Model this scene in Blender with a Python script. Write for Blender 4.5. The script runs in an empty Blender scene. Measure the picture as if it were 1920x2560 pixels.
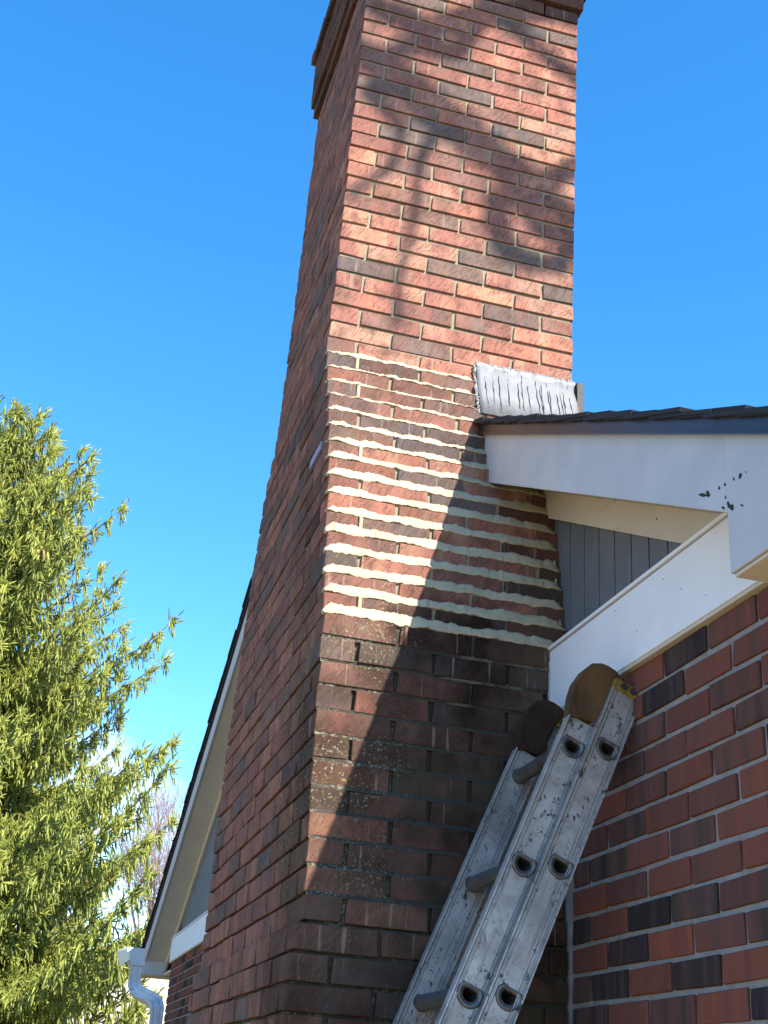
import bpy, math, random, zlib
import numpy as np
from mathutils import Vector, Matrix

rnd = random.Random(7)
U = 0.0677            # one brick course, in metres
Z0 = 2.727            # height of course line 0 above the ground
C = bpy.context.scene.collection
S = bpy.context.scene

# ------------------------------------------------------------------ camera, light, exposure
cam = bpy.data.cameras.new('camera')
cam.sensor_fit = 'VERTICAL'; cam.sensor_height = 24; cam.lens = 29.764
cam.clip_start = 0.05; cam.clip_end = 3000
camo = bpy.data.objects.new('camera', cam); C.objects.link(camo)
r_ = Vector((0.96000153, -0.27233511, 0.06504344)); u_ = Vector((-0.17230517, -0.39150466, 0.9038999))
f_ = Vector((0.22069887, 0.87895261, 0.42276982))
m = Matrix((r_, u_, -f_)).transposed().to_4x4()
m.translation = Vector((-1.3179, -3.0429, 1.6))
camo.matrix_world = m
S.camera = camo

SUN = Vector((-0.38, 0.76, -0.737)).normalized()      # the way the light travels
el = math.asin(-SUN.z); az = math.atan2(-SUN.x, -SUN.y)
W = bpy.data.worlds.new('World'); S.world = W; W.use_nodes = True
nt = W.node_tree; nt.nodes.clear(); N = nt.nodes.new; L = nt.links.new
sky = N('ShaderNodeTexSky'); sky.sky_type = 'NISHITA'; sky.sun_disc = False
sky.sun_elevation = el; sky.sun_rotation = az
sky.air_density = 1.0; sky.dust_density = 0.25; sky.ozone_density = 3.0; sky.altitude = 300
hs = N('ShaderNodeHueSaturation'); hs.inputs['Hue'].default_value = .492; hs.inputs['Saturation'].default_value = 1.32; hs.inputs['Value'].default_value = 1.38
tc = N('ShaderNodeTexCoord'); mp = N('ShaderNodeMapping'); mp.inputs['Scale'].default_value = (1, 1, 2.2)
cn = N('ShaderNodeTexNoise'); cn.inputs['Scale'].default_value = 3.4; cn.inputs['Detail'].default_value = 9; cn.inputs['Roughness'].default_value = .62
sx = N('ShaderNodeSeparateXYZ')
lo = N('ShaderNodeMapRange'); lo.inputs['From Min'].default_value = .30; lo.inputs['From Max'].default_value = .12
ad = N('ShaderNodeMath'); ad.operation = 'MULTIPLY_ADD'; ad.inputs[1].default_value = .25; 
cr = N('ShaderNodeMapRange'); cr.inputs['From Min'].default_value = .66; cr.inputs['From Max'].default_value = .92
mx = N('ShaderNodeMix'); mx.data_type = 'RGBA'; mx.inputs['B'].default_value = (6.2, 7.6, 9.4, 1)
bg = N('ShaderNodeBackground'); bg.inputs['Strength'].default_value = 0.122
wo = N('ShaderNodeOutputWorld')
L(tc.outputs['Generated'], mp.inputs['Vector']); L(mp.outputs['Vector'], cn.inputs['Vector'])
L(tc.outputs['Generated'], sx.inputs[0]); L(sx.outputs['Z'], lo.inputs['Value'])
L(lo.outputs[0], ad.inputs[0]); L(cn.outputs['Fac'], ad.inputs[2]); L(ad.outputs[0], cr.inputs['Value'])
gm = N('ShaderNodeMix'); gm.data_type = 'RGBA'; gm.blend_type = 'MULTIPLY'; gm.inputs['Factor'].default_value = 1; gm.inputs['B'].default_value = (1.0, .95, 1.0, 1); L(sky.outputs[0], gm.inputs['A']); L(gm.outputs['Result'], hs.inputs['Color']); L(hs.outputs[0], mx.inputs['A']); L(cr.outputs[0], mx.inputs['Factor'])
L(mx.outputs['Result'], bg.inputs['Color']); L(bg.outputs[0], wo.inputs['Surface'])

sl = bpy.data.lights.new('sun', 'SUN'); sl.energy = 5.0; sl.angle = math.radians(.53); sl.color = (1, .935, .86)
so = bpy.data.objects.new('sun', sl); C.objects.link(so)
so.rotation_euler = SUN.to_track_quat('-Z', 'Y').to_euler(); so.location = (5, -10, 15)

vs = S.view_settings; vs.view_transform = 'Standard'; vs.look = 'None'; vs.exposure = 1.25; vs.gamma = 1; vs.use_curve_mapping = False

# ------------------------------------------------------------------ helpers
def P(x, y, z): return (x*U, y*U, Z0+z*U)

class MB:
    def __init__(s): s.v = []; s.f = []; s.c = []; s.n = 0
    def add(s, v, f, col=None):
        s.v.append(np.asarray(v, float)); s.f += [tuple(i+s.n for i in q) for q in f]
        s.n += len(v); s.c += [col]*len(v)
    def box(s, x0, x1, y0, y1, z0, z1):
        s.add([P(x, y, z) for x in (x0, x1) for y in (y0, y1) for z in (z0, z1)],
              [(0, 1, 3, 2), (4, 6, 7, 5), (0, 4, 5, 1), (2, 3, 7, 6), (0, 2, 6, 4), (1, 5, 7, 3)])
    def hexa(s, pts):
        s.add(pts, [(0, 1, 3, 2), (4, 6, 7, 5), (0, 4, 5, 1), (2, 3, 7, 6), (0, 2, 6, 4), (1, 5, 7, 3)])
    def slab(s, x0, x1, y0, y1, o0, o1, zf):
        s.hexa([P(x, y, zf(y)+o) for x in (x0, x1) for y in (y0, y1) for o in (o0, o1)])
    def prism(s, poly, d):          # polygon of 3D points (metres) extruded by vector d
        n = len(poly); a = [Vector(p) for p in poly]; b = [p+Vector(d) for p in a]
        s.add([tuple(p) for p in a+b], [tuple(range(n))[::-1], tuple(range(n, 2*n))]+[(i, (i+1) % n, n+(i+1) % n, n+i) for i in range(n)])
    def tube(s, pts, rad, n=6, cap=True):
        pts = [Vector(p) for p in pts]; k = len(pts)
        if not hasattr(rad, '__len__'): rad = [rad]*k
        vs_ = []; up = Vector((0, 0, 1))
        for i, p in enumerate(pts):
            t = (pts[min(i+1, k-1)]-pts[max(i-1, 0)]).normalized()
            a = t.cross(up if abs(t.z) < .9 else Vector((1, 0, 0))).normalized(); b = t.cross(a)
            for j in range(n):
                w = 2*math.pi*j/n; vs_.append(tuple(p+rad[i]*(math.cos(w)*a+math.sin(w)*b)))
        fs = [(i*n+j, i*n+(j+1) % n, (i+1)*n+(j+1) % n, (i+1)*n+j) for i in range(k-1) for j in range(n)]
        if cap: fs += [tuple(range(n)), tuple(range((k-1)*n, k*n))[::-1]]
        s.add(vs_, fs)
    def build(s, name, mat, parent=None, smooth=False, kind=None, bevel=0, fixn=True):
        me = bpy.data.meshes.new(name)
        v = np.concatenate(s.v) if s.v else np.zeros((0, 3))
        me.from_pydata(v.tolist(), [], s.f)
        if s.c and s.c[0] is not None:
            a = me.attributes.new('tint', 'FLOAT_COLOR', 'POINT')
            a.data.foreach_set('color', np.array([list(c)+[1]*(4-len(c)) for c in s.c], dtype=np.float32).ravel())
        if fixn:
            import bmesh
            bm = bmesh.new(); bm.from_mesh(me); bmesh.ops.recalc_face_normals(bm, faces=bm.faces)
            if bevel:
                bmesh.ops.bevel(bm, geom=bm.edges[:], offset=bevel, segments=2, profile=.6, affect='EDGES', clamp_overlap=True)
            bm.to_mesh(me); bm.free()
        if smooth: me.polygons.foreach_set('use_smooth', [True]*len(me.polygons))
        me.update()
        me.materials.append(mat)
        o = bpy.data.objects.new(name, me); C.objects.link(o)
        if parent: o.parent = parent; o.matrix_parent_inverse = parent.matrix_world.inverted()
        if kind: o['kind'] = kind
        return o

def thing(name, label, cat, loc, group=None):
    o = bpy.data.objects.new(name, None); C.objects.link(o); o.empty_display_size = .2
    o.location = loc; o.matrix_world = Matrix.Translation(loc)
    o['label'] = label; o['category'] = cat
    if group: o['group'] = group
    return o

class NG:          # node helper
    def __init__(s, name, rough=.8, metal=0, spec=.5):
        s.m = bpy.data.materials.new(name); s.m.use_nodes = True; s.t = s.m.node_tree
        s.b = s.t.nodes['Principled BSDF']; s.b.inputs['Roughness'].default_value = rough; s.b.inputs['Metallic'].default_value = metal
        s.b.inputs['Specular IOR Level'].default_value = spec
    def n(s, k, **kw):
        o = s.t.nodes.new(k)
        for a, v in kw.items():
            if a.startswith('i_'): o.inputs[a[2:].replace('_', ' ')].default_value = v
            else: setattr(o, a, v)
        return o
    def l(s, a, b): s.t.links.new(a, b)
    def noise(s, vec, scale, detail=4, rough=.55, dist=0):
        o = s.n('ShaderNodeTexNoise'); o.inputs['Scale'].default_value = scale; o.inputs['Detail'].default_value = detail
        o.inputs['Roughness'].default_value = rough; o.inputs['Distortion'].default_value = dist
        if vec: s.l(vec, o.inputs['Vector'])
        return o.outputs['Fac']
    def mapv(s, vec, scale=(1, 1, 1), rot=(0, 0, 0), loc=(0, 0, 0)):
        o = s.n('ShaderNodeMapping'); o.inputs['Scale'].default_value = scale; o.inputs['Rotation'].default_value = rot; o.inputs['Location'].default_value = loc
        s.l(vec, o.inputs['Vector']); return o.outputs[0]
    def mr(s, v, a, b, c=0, d=1, smooth=False):
        o = s.n('ShaderNodeMapRange'); o.inputs['From Min'].default_value = a; o.inputs['From Max'].default_value = b
        o.inputs['To Min'].default_value = c; o.inputs['To Max'].default_value = d
        if smooth: o.interpolation_type = 'SMOOTHSTEP'
        s.l(v, o.inputs['Value']); return o.outputs[0]
    def math(s, op, a, b):
        o = s.n('ShaderNodeMath'); o.operation = op
        for i, v in enumerate((a, b)):
            if isinstance(v, (int, float)): o.inputs[i].default_value = v
            else: s.l(v, o.inputs[i])
        return o.outputs[0]
    def mix(s, fac, a, b, mode='MIX'):
        o = s.n('ShaderNodeMix'); o.data_type = 'RGBA'; o.blend_type = mode
        for k, v in (('Factor', fac), ('A', a), ('B', b)):
            if isinstance(v, (int, float)): o.inputs[k].default_value = v
            elif isinstance(v, tuple): o.inputs[k].default_value = v+(1,)*(4-len(v))
            else: s.l(v, o.inputs[k])
        return o.outputs['Result']
    def ramp(s, v, stops, interp='LINEAR'):
        o = s.n('ShaderNodeValToRGB'); o.color_ramp.interpolation = interp; e = o.color_ramp.elements
        while len(e) < len(stops): e.new(.5)
        for i, (p, c) in enumerate(stops): e[i].position = p; e[i].color = c+(1,)
        s.l(v, o.inputs['Fac']); return o.outputs[0]
    def bump(s, h, strength=.4, dist=.002, prev=None):
        o = s.n('ShaderNodeBump'); o.inputs['Strength'].default_value = strength; o.inputs['Distance'].default_value = dist
        s.l(h, o.inputs['Height'])
        if prev: s.l(prev, o.inputs['Normal'])
        return o.outputs[0]
    def out(s, col=None, nrm=None, rough=None):
        if col is not None:
            if isinstance(col, tuple): s.b.inputs['Base Color'].default_value = col+(1,)
            else: s.l(col, s.b.inputs['Base Color'])
        if nrm: s.l(nrm, s.b.inputs['Normal'])
        if rough is not None: s.l(rough, s.b.inputs['Roughness'])
        return s.m

def pos(g): return g.n('ShaderNodeNewGeometry').outputs['Position']

# ------------------------------------------------------------------ materials
def brick_mat(name, joined, chim):
    g = NG(name, .95, spec=.06)
    if joined:
        a = g.n('ShaderNodeAttribute', attribute_name='tint'); src = a.outputs['Color']
    else:
        a = g.n('ShaderNodeObjectInfo'); src = a.outputs['Color']
    sp = g.n('ShaderNodeSeparateColor'); g.l(src, sp.inputs[0])
    R, G, B = sp.outputs
    p = pos(g)
    off = g.n('ShaderNodeCombineXYZ'); g.l(g.math('MULTIPLY', G, 37.), off.inputs[0]); g.l(g.math('MULTIPLY', G, 91.), off.inputs[2])
    va = g.n('ShaderNodeVectorMath', operation='ADD'); g.l(p, va.inputs[0]); g.l(off.outputs[0], va.inputs[1]); v = va.outputs[0]
    if chim:
        st = [(0, (.125, .098, .088)), (.2, (.160, .112, .094)), (.4, (.205, .108, .082)), (.62, (.268, .120, .090)), (.85, (.345, .150, .106)), (1, (.40, .215, .140))]
        band = g.noise(g.mapv(v, (13, 13, 4)), 1.0, 3)
    else:
        st = [(0, (.042, .030, .030)), (.2, (.070, .046, .041)), (.4, (.110, .058, .047)), (.6, (.145, .060, .046)), (.85, (.175, .062, .043)), (1, (.205, .070, .045))]
        band = g.noise(g.mapv(v, (24, 24, 1.2)), 1.0, 3)
    tone = g.math('ADD', R, g.mr(band, .3, .7, -.24, .24))
    tone = g.math('ADD', tone, g.mr(g.noise(v, 90, 4, .7), .3, .7, -.07, .07))
    col = g.ramp(tone, st)
    # brightness drift from brick to brick
    col = g.mix(1, col, g.ramp(G, [(0, (.82, .84, .86)), (.5, (1, 1, 1)), (1, (1.14, 1.08, 1.0))]), 'MULTIPLY')
    # pits and grime
    pit = g.mr(g.noise(v, 260, 3, .6), .62, .70)
    col = g.mix(g.math('MULTIPLY', pit, .55), col, (.05, .035, .03))
    lime = g.mr(g.noise(g.mapv(v, (30, 30, 9)), 1, 5, .7), .62, .78)
    col = g.mix(g.math('MULTIPLY', lime, .34 if chim else .22), col, (.42, .36, .31))
    if chim:
        gr = g.mr(g.noise(p, 16, 7, .68), .47, .60); gr2 = g.mr(g.noise(p, 2.6, 5, .6), .42, .62, .35, 1.)
        col = g.mix(g.math('MULTIPLY', g.math('MULTIPLY', gr, gr2), .72), col, (.105, .066, .050))
        col = g.mix(g.mr(g.noise(v, 5, 3), .55, .7, 0, .4), col, (.24, .17, .135))
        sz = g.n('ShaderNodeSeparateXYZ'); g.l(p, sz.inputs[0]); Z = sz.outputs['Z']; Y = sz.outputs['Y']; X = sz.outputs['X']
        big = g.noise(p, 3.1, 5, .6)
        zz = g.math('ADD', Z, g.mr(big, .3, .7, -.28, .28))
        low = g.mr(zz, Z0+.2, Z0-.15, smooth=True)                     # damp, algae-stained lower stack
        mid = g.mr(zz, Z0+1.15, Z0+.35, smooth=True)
        shd = g.mr(g.math('ADD', X, g.mr(big, .3, .7, -.1, .1)), -.56, -.30, .60, .90); dirt = g.math('ADD', g.math('MULTIPLY', low, shd), g.math('MULTIPLY', mid, .22))  # stain, deepened to the right where the roof's shade is put into the colour
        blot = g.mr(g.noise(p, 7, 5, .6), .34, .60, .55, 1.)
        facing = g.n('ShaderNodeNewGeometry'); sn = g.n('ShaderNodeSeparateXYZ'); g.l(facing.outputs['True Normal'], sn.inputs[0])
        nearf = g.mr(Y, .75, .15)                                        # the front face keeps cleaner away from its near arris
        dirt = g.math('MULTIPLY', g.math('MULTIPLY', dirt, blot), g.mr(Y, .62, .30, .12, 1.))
        dirt = g.math('MAXIMUM', dirt, B); dirt = g.math('MAXIMUM', dirt, g.math('MULTIPLY', g.mr(sn.outputs[0], -.6, -.95), g.mr(big, .35, .65, .05, .25)))  # faces turned to -x darkened: their shade is put into the colour
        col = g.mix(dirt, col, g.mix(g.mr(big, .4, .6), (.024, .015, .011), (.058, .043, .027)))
        # soot run on the arris of the front face
        # lichen specks
        lm = g.math('MULTIPLY', g.mr(Z, Z0+1.5, Z0+.3), g.mr(Y, .60, .42))
        lm = g.math('MULTIPLY', lm, g.mr(X, -.34, -.52))
        lm = g.math('MULTIPLY', lm, g.mr(Z, Z0-.95, Z0-.6))
        lw = g.mr(g.noise(p, 130, 3, .65), .575, .63)
        lb = g.mr(g.noise(p, 7, 4, .6), .48, .60)
        lc = g.mix(g.mr(g.noise(p, 60, 2), .45, .6), (.30, .29, .21), (.24, .26, .08))
        col = g.mix(g.math('MULTIPLY', g.math('MULTIPLY', lw, lb), g.math('MULTIPLY', lm, .7)), col, lc)
        # wire-cut drag marks
        w1 = g.noise(g.mapv(g.mapv(v, rot=(0, .75, 0)), (22, 22, 170)), 1, 2, .5, .5)
        w2 = g.noise(g.mapv(g.mapv(v, rot=(0, -.5, 0)), (200, 120, 26)), 1, 2, .5, .5)
        s1 = g.mr(w1, .385, .44); s2 = g.mr(w2, .36, .41); zone = g.mr(g.noise(v, 8, 2), .36, .48); s1 = g.math('MAXIMUM', s1, zone); h = g.math('ADD', s1, s2)
        h = g.math('ADD', h, g.math('MULTIPLY', g.noise(v, 120, 6, .7), 1.2))
        nr = g.bump(h, .65, .0022)
        col = g.mix(g.mr(g.math('MINIMUM', s1, s2), 1, 0, 0, .42), col, (.075, .04, .03))
        vst = g.mr(g.noise(g.mapv(v, (75, 75, 3)), 1, 2, .5), .66, .72); col = g.mix(g.math('MULTIPLY', vst, .28), col, (.48, .34, .26))
    else:
        h = g.math('ADD', g.noise(v, 160, 6, .7), g.math('MULTIPLY', g.noise(g.mapv(v, (140, 140, 12)), 1, 3), .8))
        nr = g.bump(h, .45, .0012)
    return g.out(col, nr)
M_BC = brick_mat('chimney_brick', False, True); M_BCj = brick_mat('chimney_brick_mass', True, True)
M_BW = brick_mat('wall_brick', False, False); M_BWj = brick_mat('wall_brick_mass', True, False)

def mortar_mat(name, col, dark=None):
    g = NG(name, .97, spec=.05); p = pos(g)
    c = g.mix(g.mr(g.noise(p, 25, 5, .65), .3, .7), tuple(x*.78 for x in col), tuple(min(1, x*1.12) for x in col))
    c = g.mix(g.mr(g.noise(p, 300, 2), .6, .75, 0, .5), c, tuple(x*.4 for x in col))
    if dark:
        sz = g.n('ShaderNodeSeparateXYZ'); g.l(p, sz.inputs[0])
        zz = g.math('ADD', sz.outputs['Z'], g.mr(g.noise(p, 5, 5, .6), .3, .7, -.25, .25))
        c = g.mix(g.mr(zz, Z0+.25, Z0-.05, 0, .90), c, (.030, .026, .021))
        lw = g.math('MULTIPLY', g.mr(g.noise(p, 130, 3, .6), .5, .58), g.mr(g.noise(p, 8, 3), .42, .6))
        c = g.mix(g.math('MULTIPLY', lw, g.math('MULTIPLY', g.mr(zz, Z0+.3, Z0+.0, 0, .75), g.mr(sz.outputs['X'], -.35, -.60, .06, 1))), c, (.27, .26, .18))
    return g.out(c, g.bump(g.noise(p, 220, 5, .7), .6, .002))
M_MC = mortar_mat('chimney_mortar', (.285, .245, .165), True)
M_MW = mortar_mat('wall_mortar', (.27, .255, .24))
def fresh():
    g = NG('fresh_mortar', .9, spec=.2); p = pos(g)
    c = g.mix(g.mr(g.noise(p, 14, 5, .6), .35, .7), (.40, .335, .205), (.50, .425, .275))
    c = g.mix(g.mr(g.noise(g.mapv(p, (9, 9, 60)), 1, 4, .7), .60, .72, 0, .35), c, (.40, .34, .24))
    tn = g.noise(g.mapv(p, (70, 20, 4)), 1, 3, .5)
    c = g.mix(g.mr(tn, .36, .30, 0, .5), c, (.20, .165, .11)); c = g.mix(g.mr(g.noise(p, 5, 4, .6), .35, .65, 0, .35), c, (.30, .25, .17)); c = g.mix(g.mr(g.noise(p, 170, 3, .6), .63, .68, 0, .6), c, (.16, .13, .09))
    return g.out(c, g.bump(g.math('ADD', g.mr(tn, .30, .36), g.math('MULTIPLY', g.noise(p, 60, 5), .6)), .55, .0025))
M_FM = fresh()
def paint(name, a, b, scale=6, grain=None, spots=0, rough=.6):
    g = NG(name, rough, spec=.35); p = pos(g)
    c = g.mix(g.mr(g.noise(p, scale, 6, .6), .35, .7), a, b)
    h = g.noise(p, 90, 4)
    if grain:
        gn = g.noise(g.mapv(p, grain[0], grain[1]), 1, 5, .6, .6)
        c = g.mix(g.mr(gn, .56, .66, 0, .18), c, tuple(x*.55 for x in a)); h = g.math('ADD', h, g.math('MULTIPLY', gn, 2))
    if spots:
        c = g.mix(g.mr(g.noise(p, 55, 4, .7), .70, .73, 0, spots), c, (.08, .07, .06))
    return g.out(c, g.bump(h, .3, .0015))
RA = math.atan(.5)
M_WHITE = paint('white_paint', (.42, .415, .42), (.48, .47, .465), 7, None, .35)
M_FRIEZE = paint('frieze_paint', (.70, .695, .69), (.77, .765, .755), 7, None, .25)
M_CREAM = paint('cream_paint', (.50, .435, .32), (.56, .49, .37), 5, ((30, 3, 60), (RA, 0, 0)), .2)  # cream board paint; on undersides warm ground bounce put into the colour
M_SOFFIT = paint('soffit_paint', (.50, .47, .41), (.60, .56, .48), 3, None, .2)
M_SIDE = paint('siding_paint', (.115, .125, .135), (.145, .155, .165), 9, ((30, 30, 2.5), (0, 0, 0)), .15)
M_GUT = paint('gutter_enamel', (.50, .51, .52), (.58, .59, .60), 12, None, .25, .4)
M_GLIT = paint('gutter_cap_enamel', (.74, .72, .60), (.80, .78, .66), 12, None, .1, .5)  # brighter copy of the gutter enamel, sunlight put into the colour
M_CAULK = paint('caulk', (.30, .30, .29), (.42, .42, .40), 60, None, 0)
def simple(name, a, b, sc, rough=.8, metal=0, bs=.4, bd=.002, spec=.4):
    g = NG(name, rough, metal, spec); p = pos(g)
    return g.out(g.mix(g.mr(g.noise(p, sc, 6, .65), .3, .7), a, b), g.bump(g.noise(p, sc*4, 5, .7), bs, bd))
M_SHING = simple('asphalt_shingle', (.010, .010, .013), (.028, .028, .034), 240, .85, bs=.7)
M_DRIP = simple('brown_drip_edge', (.018, .012, .011), (.028, .019, .017), 6, .34, 0, .12, .001, .4)
M_LEAD = simple('flashing_dark', (.012, .012, .014), (.02, .02, .024), 20, .6, 0)
M_CHIP = simple('bare_wood_chip', (.015, .012, .011), (.04, .03, .025), 200, .9)
M_WOODP = simple('plywood', (.10, .08, .06), (.16, .12, .09), 10, .9)
M_GROUND = None
def flash_mat():
    g = NG('painted_flashing', .6, 0, .3); p = pos(g)
    c = g.mix(g.mr(g.noise(p, 18, 5, .6), .3, .75), (.15, .15, .15), (.21, .21, .208))
    warp = g.n('ShaderNodeVectorMath', operation='ADD'); wn = g.n('ShaderNodeTexNoise'); wn.inputs['Scale'].default_value = 9; g.l(p, wn.inputs['Vector'])
    ws = g.n('ShaderNodeVectorMath', operation='SCALE'); ws.inputs['Scale'].default_value = .02; g.l(wn.outputs['Color'], ws.inputs[0]); g.l(p, warp.inputs[0]); g.l(ws.outputs[0], warp.inputs[1])
    run = g.noise(g.mapv(warp.outputs[0], (85, 0, 3.2)), 1, 2, .4)
    line = g.math('SUBTRACT', 1, g.mr(g.math('ABSOLUTE', g.math('SUBTRACT', run, .5), 0), .012, .030))
    gate = g.mr(g.noise(g.mapv(p, (14, 0, 9)), 1, 2), .40, .52)
    sz = g.n('ShaderNodeSeparateXYZ'); g.l(p, sz.inputs[0])
    c = g.mix(g.math('MULTIPLY', g.math('MULTIPLY', line, gate), .25), c, (.03, .055, .065))
    dots = g.mr(g.noise(p, 120, 2, .5), .69, .72)
    c = g.mix(g.math('MULTIPLY', dots, .8), c, (.05, .08, .085))
    c = g.mix(g.mr(g.math('ADD', sz.outputs['Z'], g.mr(g.noise(p, 45, 3), .3, .7, -.02, .02)), Z0+16.9*U, Z0+17.0*U), c, (.27, .27, .27))
    return g.out(c, g.bump(g.noise(p, 40, 4), .4, .003))
M_FLASH = flash_mat()
M_SEAL = simple('white_sealant', (.22, .225, .23), (.32, .32, .32), 70, .7, bs=.8, bd=.004)
def alu():
    g = NG('scuffed_aluminium', .42, .6, .5); p = pos(g)
    tco = g.n('ShaderNodeTexCoord').outputs['Object']
    c = g.mix(g.mr(g.noise(p, 14, 6, .65), .3, .7), (.34, .33, .315), (.54, .525, .50))
    c = g.mix(g.mr(g.noise(p, 38, 7, .75), .50, .72, 0, .75), c, (.22, .20, .175))
    sp1 = g.mr(g.noise(g.mapv(p, (38, 38, 26)), 1, 4, .7), .60, .625, 0, .92); sp2 = g.mr(g.noise(g.mapv(p, (110, 110, 70)), 1, 3, .6), .63, .66, 0, .8)
    gate = g.mr(g.noise(p, 7, 3), .44, .56)
    c = g.mix(g.math('MAXIMUM', g.math('MULTIPLY', sp1, gate), sp2), c, (.025, .022, .02))
    rr = g.mr(g.noise(p, 30, 6, .7), .3, .7, .30, .62)
    c = g.mix(g.mr(g.noise(g.mapv(g.mapv(p, rot=(0, -.391, 0)), (110, 40, 3)), 1, 3, .6), .58, .68, 0, .5), c, (.14, .13, .12)); c = g.mix(g.mr(g.noise(p, 5, 5, .6), .45, .7, 0, .6), c, (.17, .155, .13))
    mt = g.mr(g.noise(p, 38, 7, .75), .50, .72, .5, .25); g.l(mt, g.b.inputs['Metallic'])
    h = g.math('ADD', g.noise(p, 60, 5, .7), g.math('MULTIPLY', g.mr(g.noise(g.mapv(p, (38, 38, 26)), 1, 4, .7), .6, .68), -1.))
    return g.out(c, g.bump(h, .5, .0015), rr)
M_ALU = alu()
M_RUNG = simple('rung_aluminium', (.09, .088, .088), (.17, .168, .165), 35, .45, .7, .5, .001)
M_MITT = simple('worn_rubber_mitt', (.030, .016, .010), (.13, .068, .02), 8, .72, 0, .6, .004, .3)
M_YEL = simple('scratched_yellow_plastic', (.09, .07, .02), (.42, .28, .03), 60, .6, 0, .5, .002)
M_BLK = simple('black_rivet', (.02, .02, .02), (.05, .045, .04), 60, .6)
def grass():
    g = NG('lawn_soil', .95, spec=.1); p = pos(g)
    c = g.mix(g.mr(g.noise(p, .6, 6, .6), .35, .65), (.24, .185, .10), (.38, .285, .17))
    return g.out(g.mix(g.mr(g.noise(p, 30, 5, .7), .3, .7, 0, .35), c, (.10, .09, .04)), g.bump(g.noise(p, 40, 5), .6, .02))
M_GRASS = grass()
def conc():
    g = NG('patio_concrete', .9, spec=.2); p = pos(g)
    return g.out(g.mix(g.mr(g.noise(p, 3, 7, .6), .3, .7), (.40, .37, .31), (.52, .48, .40)), g.bump(g.noise(p, 80, 4), .4, .003))
M_CONC = conc()

# ------------------------------------------------------------------ ground
b = MB(); b.v = []; b.add([(-900, -900, -.02), (900, -900, -.02), (900, 900, -.02), (-900, 900, -.02)], [(0, 1, 2, 3)])
g_ = b.build('ground', M_GRASS); g_['kind'] = 'structure'

# ------------------------------------------------------------------ bricks
def brick_arr(sx, sy, sz, seed):
    """chamfered block centred on the origin, 24 vertices, slightly uneven; sizes in metres"""
    r = random.Random(seed); c = .0014
    hx, hy, hz = sx/2, sy/2, sz/2
    V = []; idx = {}
    for ix in (-1, 1):
        for iy in (-1, 1):
            for iz in (-1, 1):
                j = [r.uniform(-.0022, .0022), r.uniform(-.0010, .0010) if sy > .15 else r.uniform(-.0022, .0022), r.uniform(-.0020, .0020)]
                cc = c*r.uniform(.6, 2.2)
                for ax in range(3):
                    p = [ix*hx+j[0], iy*hy+j[1], iz*hz+j[2]]
                    s_ = (ix, iy, iz)
                    for k in range(3):
                        if k != ax: p[k] -= s_[k]*cc
                    idx[(ix, iy, iz, ax)] = len(V); V.append(p)
    F = []
    for ax in range(3):
        o = [k for k in range(3) if k != ax]
        for s_ in (-1, 1):
            q = []
            for a, b_ in ((-1, -1), (1, -1), (1, 1), (-1, 1)):
                t = [0, 0, 0]; t[ax] = s_; t[o[0]] = a; t[o[1]] = b_; q.append(idx[(*t, ax)])
            F.append(tuple(q))
    for ax in range(3):           # edges along ax
        o = [k for k in range(3) if k != ax]
        for a in (-1, 1):
            for b_ in (-1, 1):
                q = []
                for e, axx in ((-1, o[0]), (1, o[0]), (1, o[1]), (-1, o[1])):
                    t = [0, 0, 0]; t[ax] = e; t[o[0]] = a; t[o[1]] = b_; q.append(idx[(*t, axx)])
                F.append(tuple(q))
    for ix in (-1, 1):
        for iy in (-1, 1):
            for iz in (-1, 1): F.append(tuple(idx[(ix, iy, iz, ax)] for ax in range(3)))
    return V, F
cache = {}
def brick_obj(x0, x1, y0, y1, z0, z1, tint, mat, parent, jit=.0012):
    key = (round((x1-x0)*2)/2, round((y1-y0)*2)/2, round((z1-z0)*20), rnd.randrange(3), mat.name)
    sx, sy, sz = (x1-x0)*U, (y1-y0)*U, (z1-z0)*U
    if key not in cache:
        V, F = brick_arr(sx, sy, sz, zlib.crc32(repr(key).encode()) % 9999)
        me = bpy.data.meshes.new('brick'); me.from_pydata(V, [], F)
        import bmesh
        bm = bmesh.new(); bm.from_mesh(me); bmesh.ops.recalc_face_normals(bm, faces=bm.faces); bm.to_mesh(me); bm.free()
        me.materials.append(mat); cache[key] = (me, sx, sy, sz)
    me, bx, by, bz = cache[key]
    o = bpy.data.objects.new('brick', me); C.objects.link(o); o.parent = parent; o.matrix_parent_inverse = parent.matrix_world.inverted()
    cx, cy, cz = P((x0+x1)/2, (y0+y1)/2, (z0+z1)/2)
    o.location = (cx+rnd.uniform(-jit, jit), cy+rnd.uniform(-jit, jit), cz+rnd.uniform(-.0008, .0008))
    o.rotation_euler = (rnd.uniform(-.008, .008), rnd.uniform(-.008, .008), rnd.uniform(-.008, .008))
    o.scale = (sx/bx, sy/by, sz/bz); o.color = (*tint, 1)
    return o
def brick_add(mb, x0, x1, y0, y1, z0, z1, tint):
    V, F = brick_arr((x1-x0)*U, (y1-y0)*U, (z1-z0)*U, rnd.randrange(9999))
    V = np.array(V)+np.array(P((x0+x1)/2, (y0+y1)/2, (z0+z1)/2))+np.array([rnd.uniform(-.0014, .0014) for _ in range(3)])
    mb.add(V, F, tint)
J = .15               # mortar joint, in courses

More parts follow.
